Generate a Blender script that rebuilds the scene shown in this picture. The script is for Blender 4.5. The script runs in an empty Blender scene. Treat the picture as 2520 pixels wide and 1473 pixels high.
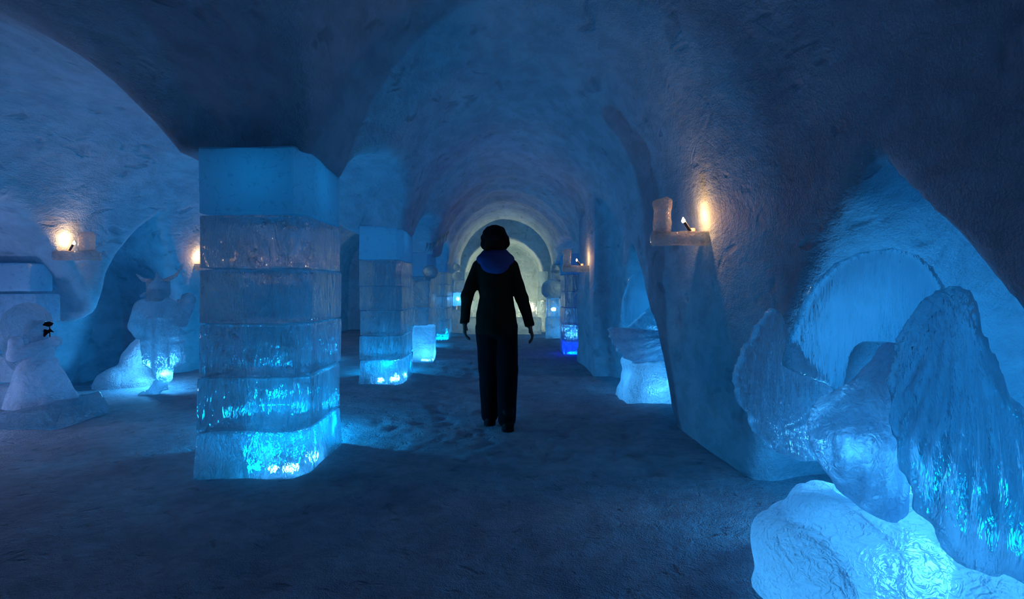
import bpy, bmesh, math, random
import numpy as np
from mathutils import Vector, Matrix

random.seed(7)
SC = bpy.context.scene
COL = SC.collection

# ------------------------------------------------------------------ camera
CAM_H, F, VX, VY = 1.15, 1400.0, 1236.0, 710.0       # eye height, focal length and vanishing point in px of the 2520x1473 frame
cd = bpy.data.cameras.new('camera'); cam = bpy.data.objects.new('camera', cd); COL.objects.link(cam)
cam.location = (0, 0, CAM_H); cam.rotation_euler = (math.pi/2, 0, 0)
cd.sensor_width = 36; cd.lens = 36*F/2520
cd.shift_x = (1260-VX)/2520; cd.shift_y = -(736.5-VY)/2520
cd.clip_start = 0.05
SC.camera = cam

# ------------------------------------------------------------------ world, exposure
w = bpy.data.worlds.new('world'); SC.world = w; w.use_nodes = True
w.node_tree.nodes['Background'].inputs[0].default_value = (0.04, 0.16, 0.50, 1)
w.node_tree.nodes['Background'].inputs[1].default_value = 0.06
SC.view_settings.view_transform = 'Standard'; SC.view_settings.look = 'None'
SC.view_settings.gamma = 1; SC.view_settings.use_curve_mapping = False
SC.view_settings.exposure = 0.0
cy = SC.cycles
cy.max_bounces = 7; cy.diffuse_bounces = 4; cy.glossy_bounces = 2; cy.transmission_bounces = 6; cy.transparent_max_bounces = 8
cy.use_adaptive_sampling = True; cy.adaptive_threshold = 0.04
cy.use_denoising = True; cy.blur_glossy = 1.0; cy.sample_clamp_indirect = 3.0; cy.sample_clamp_direct = 0
cy.caustics_reflective = False; cy.caustics_refractive = True

def P(px, py, D):
    """the point of the place seen at photo pixel (px, py) and D metres down the hall"""
    return Vector(((px-VX)/F*D, D, CAM_H-(py-VY)/F*D))

BLUE = (0.0, 0.42, 1.0); DEEP = (0.0, 0.03, 1.0); WHITE_V = (0.52, 0.54, 1.0); WARM = (1.0, 0.40, 0.15); CREAM = (1.0, 0.70, 0.40); AQUA = (0.07, 0.45, 1.0)
def lamp(name, loc, col, watt, r=0.06):
    l = bpy.data.lights.new(name, 'POINT'); l.color = col; l.energy = watt; l.shadow_soft_size = r
    o = bpy.data.objects.new(name, l); COL.objects.link(o); o.location = loc
    return o
def area(name, loc, rot, col, watt, sx, sy):
    l = bpy.data.lights.new(name, 'AREA'); l.color = col; l.energy = watt; l.shape = 'RECTANGLE'; l.size = sx; l.size_y = sy
    o = bpy.data.objects.new(name, l); COL.objects.link(o); o.location = loc; o.rotation_euler = rot
    return o
# soft fill added behind the camera, at the open end of the hall
area('rear_fill_light', (0.3, -2.9, 1.5), (math.pi/2, 0, 0), (0.10, 0.30, 0.62), 7.5, 2.4, 2.2)
# lamps sunk in the snow under and behind the ice, plus some added for glow
LAMP_GAIN = 1.08
LAMPS = [                                                # small round lamps: place, colour, watt, radius
    ((-1.60, 4.42, 0.10), BLUE, 42, .03),                # behind the near column
    ((-1.60, 7.95, 0.10), BLUE, 30, .03),
    ((-1.65, 11.5, 0.10), BLUE, 30, .03),
    ((-2.15, 5.05, 0.15), BLUE, 12, .04),
    ((-3.00, 9.00, 0.10), BLUE, 16, .06),
    ((-1.75, 13.9, 0.10), BLUE, 20, .03),
    ((-4.11, 6.64, 0.25), AQUA, 18, .05),                # behind the horned figure
    ((-3.78, 6.37, 0.20), AQUA, 5, .03),                 # inside its legs
    ((-4.65, 4.25, 0.40), WHITE_V, 14, .08),             # beside the cloaked figure
    ((-1.33, 3.57, .03), AQUA, 1.0, .014), ((-1.42, 3.55, .035), AQUA, .8, .012), ((-1.55, 3.60, .03), BLUE, .9, .014), ((-1.27, 3.75, .05), AQUA, .8, .012), ((-1.62, 4.0, .03), BLUE, 1.5, .014),
    ((-1.33, 6.97, .05), AQUA, 2.0, .02), ((-1.48, 6.95, .04), AQUA, 1.4, .018), ((-1.26, 7.2, .06), AQUA, 1.4, .018),
    (P(1362, 760, 13.17), AQUA, 4, .04), (P(1128, 735, 14.77), AQUA, 4, .04),
    ((1.50, 2.10, 0.10), AQUA, 13, .08),                 # inside the mound of the near winged figure
    ((1.60, 2.40, 0.40), AQUA, 9, .08),                 # behind its breast and stem
    ((1.42, 2.30, 0.52), AQUA, 14, .06),  # added in mid-air behind the breast to make it glow
    ((2.20, 2.60, 0.12), BLUE, 5, .06),
    ((-1.50, 3.80, 1.86), BLUE, .9, .04), ((-1.45, 7.2, 1.80), BLUE, .45, .04),   # added inside the frosted top blocks to brighten them
    ((1.62, 5.95, 0.14), AQUA, 4.5, .08),                # inside the foot of the far winged figure
    ((1.72, 6.30, 0.60), AQUA, 5, .08),
    ((2.10, 6.45, 0.12), BLUE, 7, .06),
    ((1.95, 10.2, 0.10), DEEP, 16, .06),
    ((1.55, 13.6, 0.12), AQUA, 14, .05),
]
for l, c, wt, r in LAMPS: lamp('floor_and_fill_light', l, c, wt*LAMP_GAIN, r)
STRIPS = [                                               # lamp strips lying on the snow under the ice, shining up: middle, size, turn, colour, watt
    ((-1.50, 10.5, .012), (.20, .08), 0, BLUE, 8),
    ((1.30, 10.0, .012), (.30, .12), 0, DEEP, 12), ((-1.36, 12.9, .012), (.2, .1), 0, BLUE, 4), ((1.5, 15.1, .012), (.2, .1), 0, BLUE, 8),
    ((-1.22, 9.08, .012), (.12, .06), 0, AQUA, 4),
]
for l, (a, b), rz, c, wt in STRIPS: area('floor_strip_light', l, (math.pi, 0, rz), c, wt*LAMP_GAIN, a, b)
for l, wt in (((0.70, 16.6, 0.55), 52), ((-0.50, 16.6, 0.55), 38)): lamp('altar_lamp_light', l, CREAM, wt)
lamp('candle_and_fill_light', (-4.20, 3.55, 0.95), WARM, 4, .02)  # warm light of an unseen candle, added outside the frame
lamp('candle_and_fill_light', (1.25, -0.4, 1.60), WARM, 0.9, .02)  # fill added behind the camera to warm the right wall

# ------------------------------------------------------------------ tagging
def tag(o, label=None, cat=None, group=None, kind=None):
    if label: o['label'] = label
    if cat: o['category'] = cat
    if group: o['group'] = group
    if kind: o['kind'] = kind
    return o
def empty(name, loc, label, cat, group=None):
    o = bpy.data.objects.new(name, None); COL.objects.link(o); o.location = loc; o.empty_display_size = .1
    return tag(o, label, cat, group, 'thing')
def link(name, me, mat, parent=None, smooth=True):
    """link a mesh whose vertices are in world coordinates; a parent's location is taken off"""
    o = bpy.data.objects.new(name, me); COL.objects.link(o)
    me.materials.clear(); me.materials.append(mat)
    if smooth: me.polygons.foreach_set('use_smooth', [True]*len(me.polygons))
    if parent is not None:
        o.parent = parent
        q = parent; off = Vector((0, 0, 0))
        while q is not None: off += q.location; q = q.parent
        me.transform(Matrix.Translation(-off))
    return o
def rebase(o, loc):
    """put the origin of a top-level mesh at its base"""
    loc = Vector(loc); o.data.transform(Matrix.Translation(-loc)); o.location = loc; return o

# ------------------------------------------------------------------ materials
def nt(name):
    m = bpy.data.materials.new(name); m.use_nodes = True; t = m.node_tree; t.nodes.clear()
    out = t.nodes.new('ShaderNodeOutputMaterial')
    def N(kind, **kw):
        n = t.nodes.new('ShaderNode'+kind)
        for k, v in kw.items():
            if k.startswith('i_'):
                key = k[2:]; n.inputs[int(key) if key.isdigit() else key.replace('_', ' ')].default_value = v
            else: setattr(n, k, v)
        return n
    return m, t, out, N
def ramp(N, t, src, a, b, ca=(0,0,0,1), cb=(1,1,1,1)):
    r = N('ValToRGB'); r.color_ramp.elements[0].position = a; r.color_ramp.elements[1].position = b
    r.color_ramp.elements[0].color = ca; r.color_ramp.elements[1].color = cb
    t.links.new(src, r.inputs[0]); return r.outputs[0]
def snow(name, c0, c1, scale=1.0, bump=0.5, streak=(1, 1, 1), grain=1.0):
    m, t, out, N = nt(name); L = t.links.new
    tc = N('TexCoord'); mp = N('Mapping'); mp.inputs['Scale'].default_value = streak; L(tc.outputs['Object'], mp.inputs[0])
    n1 = N('TexNoise', i_Scale=1.6*scale, i_Detail=2.0, i_Roughness=.6); L(mp.outputs[0], n1.inputs['Vector'])
    n2 = N('TexNoise', i_Scale=14*scale, i_Detail=4.0, i_Roughness=.7); L(mp.outputs[0], n2.inputs['Vector'])
    n3 = N('TexNoise', i_Scale=90*scale, i_Detail=1.0, i_Roughness=.7); L(tc.outputs['Object'], n3.inputs['Vector'])
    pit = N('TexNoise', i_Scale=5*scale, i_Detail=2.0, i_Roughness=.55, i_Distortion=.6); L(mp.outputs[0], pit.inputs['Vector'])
    pr = ramp(N, t, pit.outputs[0], .62, .70)                       # a few gouges left by the tools
    n4 = N('TexNoise', i_Scale=7*scale, i_Detail=3.0, i_Roughness=.65, i_Distortion=.4); L(mp.outputs[0], n4.inputs['Vector'])
    col = N('MixRGB'); col.inputs[1].default_value = (*c0, 1); col.inputs[2].default_value = (*c1, 1)
    L(ramp(N, t, n1.outputs[0], .35, .65), col.inputs[0])
    h1 = N('Math', operation='MULTIPLY_ADD'); L(n2.outputs[0], h1.inputs[0]); h1.inputs[1].default_value = 1.0
    h0 = N('Math', operation='MULTIPLY'); L(n3.outputs[0], h0.inputs[0]); h0.inputs[1].default_value = .22*grain; L(h0.outputs[0], h1.inputs[2])
    h2 = N('Math', operation='MULTIPLY_ADD'); L(pr, h2.inputs[0]); h2.inputs[1].default_value = -.5; L(h1.outputs[0], h2.inputs[2])
    b = N('Bump', i_Strength=bump, i_Distance=.06); L(h2.outputs[0], b.inputs['Height'])
    p = N('BsdfPrincipled', i_Roughness=.75); p.inputs['Specular IOR Level'].default_value = .25
    cm = N('MixRGB', blend_type='MULTIPLY'); cm.inputs[0].default_value = 1; L(col.outputs[0], cm.inputs[1])
    L(ramp(N, t, n4.outputs[0], .38, .60, (.88, .89, .90, 1), (1.08, 1.08, 1.08, 1)), cm.inputs[2])
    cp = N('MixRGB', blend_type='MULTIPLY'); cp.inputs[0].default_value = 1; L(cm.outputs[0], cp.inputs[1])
    L(ramp(N, t, pit.outputs[0], .64, .72, (1, 1, 1, 1), (.72, .74, .76, 1)), cp.inputs[2])  # gouges darkened in the colour too, as shade the soft light leaves out
    L(cp.outputs[0], p.inputs['Base Color']); L(b.outputs[0], p.inputs['Normal'])
    L(p.outputs[0], out.inputs[0]); return m
def ice(name, clear=.5, milk=(.55, .86, 1.0), rough=.06, bump=.35, scale=1.0, streak=(1, 1, 1), cracks=True, through=.3, diff=.35):
    """clear = share of the surface that is clear refracting ice, the rest is milky; bubbles and cracks in patches"""
    m, t, out, N = nt(name); L = t.links.new
    tc = N('TexCoord'); mp = N('Mapping'); mp.inputs['Scale'].default_value = streak; L(tc.outputs['Object'], mp.inputs[0])
    n1 = N('TexNoise', i_Scale=3.2*scale, i_Detail=3.0, i_Roughness=.62, i_Distortion=.8); L(mp.outputs[0], n1.inputs['Vector'])
    n2 = N('TexNoise', i_Scale=16*scale, i_Detail=2.5, i_Roughness=.6, i_Distortion=1.2); L(mp.outputs[0], n2.inputs['Vector'])
    v = N('TexVoronoi', i_Scale=5.5*scale); v.feature = 'DISTANCE_TO_EDGE'
    md = N('VectorMath', operation='MULTIPLY_ADD'); L(n1.outputs['Color'], md.inputs[0]); md.inputs[1].default_value = (.35,)*3; L(tc.outputs['Object'], md.inputs[2])
    L(md.outputs[0], v.inputs['Vector'])
    crk = ramp(N, t, v.outputs['Distance'], 0.0, .02, (1, 1, 1, 1), (0, 0, 0, 1))
    pat = ramp(N, t, n1.outputs[0], .56, .64)
    cm = N('Math', operation='MULTIPLY'); L(crk, cm.inputs[0]); L(pat, cm.inputs[1])
    hh = N('Math', operation='MULTIPLY_ADD'); L(n2.outputs[0], hh.inputs[0]); hh.inputs[1].default_value = .45; L(n1.outputs[0], hh.inputs[2])
    b = N('Bump', i_Strength=bump, i_Distance=.05); L(hh.outputs[0], b.inputs['Height'])
    gl = N('BsdfGlass', i_Roughness=rough, i_IOR=1.31); gl.inputs['Color'].default_value = (.93, .98, 1, 1); L(b.outputs[0], gl.inputs['Normal'])
    tr = N('BsdfTransparent'); tr.inputs[0].default_value = (.86, .95, 1, 1)
    tl = N('BsdfTranslucent'); tl.inputs[0].default_value = (*milk, 1); L(b.outputs[0], tl.inputs['Normal'])
    df = N('BsdfDiffuse'); df.inputs[0].default_value = (*milk, 1); L(b.outputs[0], df.inputs['Normal'])
    ck = N('MixRGB'); ck.inputs[1].default_value = (*milk, 1); ck.inputs[2].default_value = (milk[0]*.45, milk[1]*.55, milk[2]*.62, 1)
    ckf = N('Math', operation='ADD', use_clamp=True); L(cm.outputs[0], ckf.inputs[0]); L(ramp(N, t, n2.outputs[0], .58, .68, (0, 0, 0, 1), (.35, .35, .35, 1)), ckf.inputs[1])
    L(ckf.outputs[0], ck.inputs[0]); L(ck.outputs[0], tl.inputs[0]); L(ck.outputs[0], df.inputs[0])
    m1 = N('MixShader'); m1.inputs[0].default_value = diff; L(tl.outputs[0], m1.inputs[1]); L(df.outputs[0], m1.inputs[2])
    m2 = N('MixShader'); m2.inputs[0].default_value = through; L(m1.outputs[0], m2.inputs[1]); L(tr.outputs[0], m2.inputs[2])
    # share of milky ice, varying in clouds
    mr = N('MapRange'); L(n1.outputs[0], mr.inputs[0]); mr.inputs[1].default_value = .35; mr.inputs[2].default_value = .68
    mr.inputs[3].default_value = max(0, .82-clear); mr.inputs[4].default_value = min(1, 1.22-clear)
    ad = N('Math', operation='ADD', use_clamp=True); L(mr.outputs[0], ad.inputs[0])
    if cracks:
        cs = N('Math', operation='MULTIPLY'); L(cm.outputs[0], cs.inputs[0]); cs.inputs[1].default_value = .5; L(cs.outputs[0], ad.inputs[1])
    else: ad.inputs[1].default_value = 0
    m3 = N('MixShader'); L(ad.outputs[0], m3.inputs[0]); L(gl.outputs[0], m3.inputs[1]); L(m2.outputs[0], m3.inputs[2])
    L(m3.outputs[0], out.inputs[0]); return m
def cloth(name, c, rough=.9, scale=60, bump=.3, sheen=0.0):
    m, t, out, N = nt(name); L = t.links.new
    tc = N('TexCoord'); n = N('TexNoise', i_Scale=scale, i_Detail=4.0); L(tc.outputs['Object'], n.inputs['Vector'])
    b = N('Bump', i_Strength=bump, i_Distance=.01); L(n.outputs[0], b.inputs['Height'])
    p = N('BsdfPrincipled', i_Roughness=rough); p.inputs['Base Color'].default_value = (*c, 1); p.inputs['Specular IOR Level'].default_value = .1
    L(b.outputs[0], p.inputs['Normal']); L(p.outputs[0], out.inputs[0]); return m
def glow(name, c, s):
    m, t, out, N = nt(name); e = N('Emission'); e.inputs[0].default_value = (*c, 1); e.inputs[1].default_value = s
    t.links.new(e.outputs[0], out.inputs[0]); return m
M = dict(
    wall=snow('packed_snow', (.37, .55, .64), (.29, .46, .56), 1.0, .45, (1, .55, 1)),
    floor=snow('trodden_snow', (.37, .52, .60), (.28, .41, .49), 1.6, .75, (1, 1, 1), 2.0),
    block=ice('clear_block_ice', .74, rough=.03, bump=.65, scale=1.3, streak=(1.3, 1, .35), through=.28),
    base=ice('crinkled_base_ice', .66, rough=.04, bump=1.0, scale=2.6, streak=(1.3, 1, .6), through=.12),
    top=ice('frosted_block_ice', -.5, milk=(.55, .88, 1), rough=.3, bump=.2, scale=1.0, through=0.0),
    carve=ice('carved_ice', .70, rough=.05, bump=.8, scale=2.2),
    milky=ice('milky_ice', .30, milk=(.66, .88, 1.0), rough=.12, bump=.6, scale=1.8, through=.10),
    sheet=ice('thin_carved_ice', .55, milk=(.52, .86, 1.0), rough=.10, bump=.6, scale=1.5, streak=(2.5, 1, .5), through=.45),
    clear=ice('clear_sheet_ice', .88, milk=(.52, .86, 1.0), rough=.05, bump=.3, scale=1.5, streak=(2.5, 1, .5), through=.7, cracks=False),
    rock=ice('rough_ice', -.1, milk=(.85, .94, 1.0), rough=.2, bump=1.0, scale=2.0, through=0.0, diff=.3),
    sconce=ice('sconce_ice', .62, milk=(.9, .9, .9), rough=.04, bump=.9, scale=6),
    jacket=cloth('dark_green_jacket', (.005, .009, .005)), trousers=cloth('black_trousers', (.003, .003, .005)),
    hood=cloth('navy_hood', (.03, .05, .16)), fur=cloth('dark_fur', (.006, .005, .005), scale=120, bump=1.0),
    boot=cloth('black_boot', (.004, .004, .005), .6), skin=cloth('skin', (.13, .085, .065), .6, 40, .05), hair=cloth('dark_hair', (.012, .008, .006)),
    leaf=cloth('black_leaf', (.004, .003, .003), .7), wax=cloth('candle_wax', (.75, .70, .60), .5, 30, .05), metal=cloth('dull_metal', (.10, .10, .11), .4),
    flame=glow('flame', (1, .62, .26), 30))

# ------------------------------------------------------------------ solids from distance fields
def mesh_from_arrays(name, v, f):
    me = bpy.data.meshes.new(name)
    me.vertices.add(len(v)); me.vertices.foreach_set('co', np.ascontiguousarray(v, dtype=np.float32).ravel())
    me.loops.add(len(f)*4); me.loops.foreach_set('vertex_index', np.ascontiguousarray(f, dtype=np.int32).ravel())
    me.polygons.add(len(f)); me.polygons.foreach_set('loop_start', np.arange(0, len(f)*4, 4, dtype=np.int32))
    me.polygons.foreach_set('loop_total', np.full(len(f), 4, dtype=np.int32))
    me.update(calc_edges=True); me.validate(); return me
def nets(f, o, h):
    s = f < 0
    nx, ny, nz = f.shape
    c = s[:-1, :-1, :-1].astype(np.int8)
    for d in [(1,0,0),(0,1,0),(0,0,1),(1,1,0),(1,0,1),(0,1,1),(1,1,1)]:
        c = c + s[d[0]:nx-1+d[0], d[1]:ny-1+d[1], d[2]:nz-1+d[2]]
    act = (c > 0) & (c < 8)
    I = np.argwhere(act).astype(np.int32)
    idx = np.full(act.shape, -1, np.int32); idx[act] = np.arange(len(I))
    acc = np.zeros((len(I), 3), np.float32); cnt = np.zeros(len(I), np.float32)
    cs = [(a, b, e) for a in (0,1) for b in (0,1) for e in (0,1)]
    val = {k: f[I[:,0]+k[0], I[:,1]+k[1], I[:,2]+k[2]] for k in cs}
    for k in cs:
        for ax in range(3):
            if k[ax] == 0:
                k2 = list(k); k2[ax] = 1; k2 = tuple(k2)
                a, b = val[k], val[k2]; m = (a < 0) != (b < 0)
                t = np.where(m, a/np.where(m, a-b, 1), 0)
                p = np.tile(np.array(k, np.float32), (len(I), 1)); p[:, ax] = t
                acc[m] += p[m]; cnt[m] += 1
    v = (I + acc/np.maximum(cnt, 1)[:, None])*h + np.array(o, np.float32)
    faces = []
    for ax in range(3):
        b, c2 = (ax+1) % 3, (ax+2) % 3
        sl0 = [slice(None)]*3; sl1 = [slice(None)]*3
        sl0[ax] = slice(0, -1); sl1[ax] = slice(1, None)
        a0, a1 = s[tuple(sl0)], s[tuple(sl1)]
        E = np.argwhere(a0 != a1)
        E = E[(E[:, b] > 0) & (E[:, c2] > 0) & (E[:, b] < f.shape[b]-1) & (E[:, c2] < f.shape[c2]-1)]
        if not len(E): continue
        q = []
        for db, dc in ((-1,-1),(0,-1),(0,0),(-1,0)):
            e = E.copy(); e[:, b] += db; e[:, c2] += dc; q.append(idx[e[:,0], e[:,1], e[:,2]])
        q = np.stack(q, 1); fl = ~a0[E[:,0], E[:,1], E[:,2]]
        q[fl] = q[fl][:, ::-1]; faces.append(q)
    return v, np.concatenate(faces)
def smin(a, b, k):
    if k <= 0: return np.minimum(a, b)
    h = np.clip(.5+.5*(b-a)/k, 0, 1); return b*(1-h)+a*h-k*h*(1-h)
def smax(a, b, k): return -smin(-a, -b, k)
class Field:
    def __init__(s, lo, hi, h):
        s.lo = np.array(lo, float); s.h = h; s.n = np.ceil((np.array(hi, float)-s.lo)/h).astype(int)+1
        s.f = np.full(s.n, 1.0, np.float32)
        s.ax = [(s.lo[i]+np.arange(s.n[i])*h).astype(np.float32) for i in range(3)]
    def sub(s, lo, hi):
        a = np.clip(np.floor((np.array(lo)-s.lo)/s.h).astype(int), 0, s.n-1); b = np.clip(np.ceil((np.array(hi)-s.lo)/s.h).astype(int)+1, 1, s.n)
        sl = tuple(slice(a[i], b[i]) for i in range(3))
        return sl, s.ax[0][sl[0]][:, None, None], s.ax[1][sl[1]][None, :, None], s.ax[2][sl[2]][None, None, :]
    def put(s, lo, hi, fn, k=0.0, cut=False):
        m = max(k, .02)+2*s.h
        sl, x, y, z = s.sub(np.array(lo)-m, np.array(hi)+m)
        d = fn(x, y, z)
        s.f[sl] = smax(s.f[sl], -d, k) if cut else smin(s.f[sl], d, k)
        return s
    def ell(s, c, r, k=0.0, cut=False, rot=0.0):
        c = np.array(c, float); r = np.array(r, float); R = r.max(); ca, sa = math.cos(rot), math.sin(rot)   # rot turns in the x-z plane
        def fn(x, y, z):
            dx, dy, dz = x-c[0], y-c[1], z-c[2]; u = dx*ca+dz*sa; v = -dx*sa+dz*ca
            q = np.sqrt((u/r[0])**2+(dy/r[1])**2+(v/r[2])**2); q2 = np.sqrt((u/r[0]**2)**2+(dy/r[1]**2)**2+(v/r[2]**2)**2)
            return q*(q-1)/np.maximum(q2, 1e-3)
        return s.put(c-R, c+R, fn, k, cut)
    def cap(s, a, b, r1, r2=None, k=0.0, cut=False, flat=(1, 1, 1)):
        r2 = r1 if r2 is None else r2; a = np.array(a, float); b = np.array(b, float); fl = np.array(flat, float); ab = (b-a)*fl; L2 = max((ab**2).sum(), 1e-9)
        def fn(x, y, z):
            px, py, pz = (x-a[0])*fl[0], (y-a[1])*fl[1], (z-a[2])*fl[2]
            t = np.clip((px*ab[0]+py*ab[1]+pz*ab[2])/L2, 0, 1)
            return (np.sqrt((px-ab[0]*t)**2+(py-ab[1]*t)**2+(pz-ab[2]*t)**2)-(r1+(r2-r1)*t))/fl.max()
        R = max(r1, r2)/fl.min(); return s.put(np.minimum(a, b)-R, np.maximum(a, b)+R, fn, k, cut)
    def path(s, pts, rs, k=0.0, **kw):
        for i in range(len(pts)-1): s.cap(pts[i], pts[i+1], rs[i], rs[i+1], k, **kw)
        return s
    def box(s, c, hf, r=.01, k=0.0, cut=False, rot=0.0, tilt=0.0):
        c = np.array(c, float); hf = np.array(hf, float)-r; ca, sa = math.cos(rot), math.sin(rot); ct, st = math.cos(tilt), math.sin(tilt)
        def fn(x, y, z):
            dx, dy, dz = x-c[0], y-c[1], z-c[2]
            u = dx*ca+dy*sa; v = -dx*sa+dy*ca; u, q = u*ct+dz*st, -u*st+dz*ct
            a, b, e = np.abs(u)-hf[0], np.abs(v)-hf[1], np.abs(q)-hf[2]
            return np.sqrt(np.maximum(a, 0)**2+np.maximum(b, 0)**2+np.maximum(e, 0)**2)+np.minimum(np.maximum(a, np.maximum(b, e)), 0)-r
        R = float(np.linalg.norm(hf))+r; return s.put(c-R, c+R, fn, k, cut)
    def slab(s, poly, yc, th, k=0.0, r=.006, cut=False, grooves=None):
        """an outline in the x-z plane with depth: yc(x,z) its middle, th(x,z) its thickness"""
        pl = np.array([(p[0], p[-1]) for p in poly], float)
        lo, hi = pl.min(0), pl.max(0)
        sl, x, y, z = s.sub((lo[0]-.06, s.lo[1], lo[1]-.06), (hi[0]+.06, s.lo[1]+s.n[1]*s.h, hi[1]+.06))
        X = x[:, :, 0]+0*z[0]; Z = z[0]+0*x[:, :, 0]
        d = np.full(X.shape, 1e9); sg = np.ones(X.shape)
        n = len(pl)
        for i in range(n):
            a, b = pl[i], pl[i-1]; e = b-a; wx, wz = X-a[0], Z-a[1]
            t = np.clip((wx*e[0]+wz*e[1])/max((e**2).sum(), 1e-9), 0, 1)
            d = np.minimum(d, (wx-e[0]*t)**2+(wz-e[1]*t)**2)
            c1 = Z >= a[1]; c2 = Z < b[1]; c3 = e[0]*wz > e[1]*wx
            fl = (c1 & c2 & c3) | (~c1 & ~c2 & ~c3); sg = np.where(fl, -sg, sg)
        d = sg*np.sqrt(d)
        yy = yc(X, Z) if callable(yc) else yc+0*X; tt = th(X, Z) if callable(th) else th+0*X
        if grooves is not None: tt = tt*(1+grooves(X, Z))
        d2 = (d+r)[:, None, :]; q = np.abs(y-yy[:, None, :])-(tt/2)[:, None, :]+r
        dd = np.sqrt(np.maximum(d2, 0)**2+np.maximum(q, 0)**2)+np.minimum(np.maximum(d2, q), 0)-r
        s.f[sl] = smax(s.f[sl], -dd, k) if cut else smin(s.f[sl], dd, k)
        return s
    def lump(s, amp, freq, seed=0, n=5):
        rg = np.random.RandomState(seed); x, y, z = s.ax[0][:, None, None], s.ax[1][None, :, None], s.ax[2][None, None, :]
        for i in range(n):
            k = rg.normal(size=3); k = k/np.linalg.norm(k)*freq*rg.uniform(.6, 1.5); ph = rg.uniform(0, 6.28, 3)
            s.f += (amp/n*1.6*np.sin(k[0]*x+ph[0]+1.3*np.sin(k[1]*y+ph[1]))*np.cos(k[2]*z+ph[2]+.7*np.sin(k[1]*x*1.7))).astype(np.float32)
        return s
    def mesh(s, name):
        s.f[0], s.f[-1], s.f[:, 0], s.f[:, -1], s.f[:, :, 0], s.f[:, :, -1] = 1, 1, 1, 1, 1, 1
        return mesh_from_arrays(name, *nets(s.f, s.lo, s.h))
def solid(name, F_, mat, parent=None): return link(name, F_.mesh(name), mat, parent)

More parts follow.
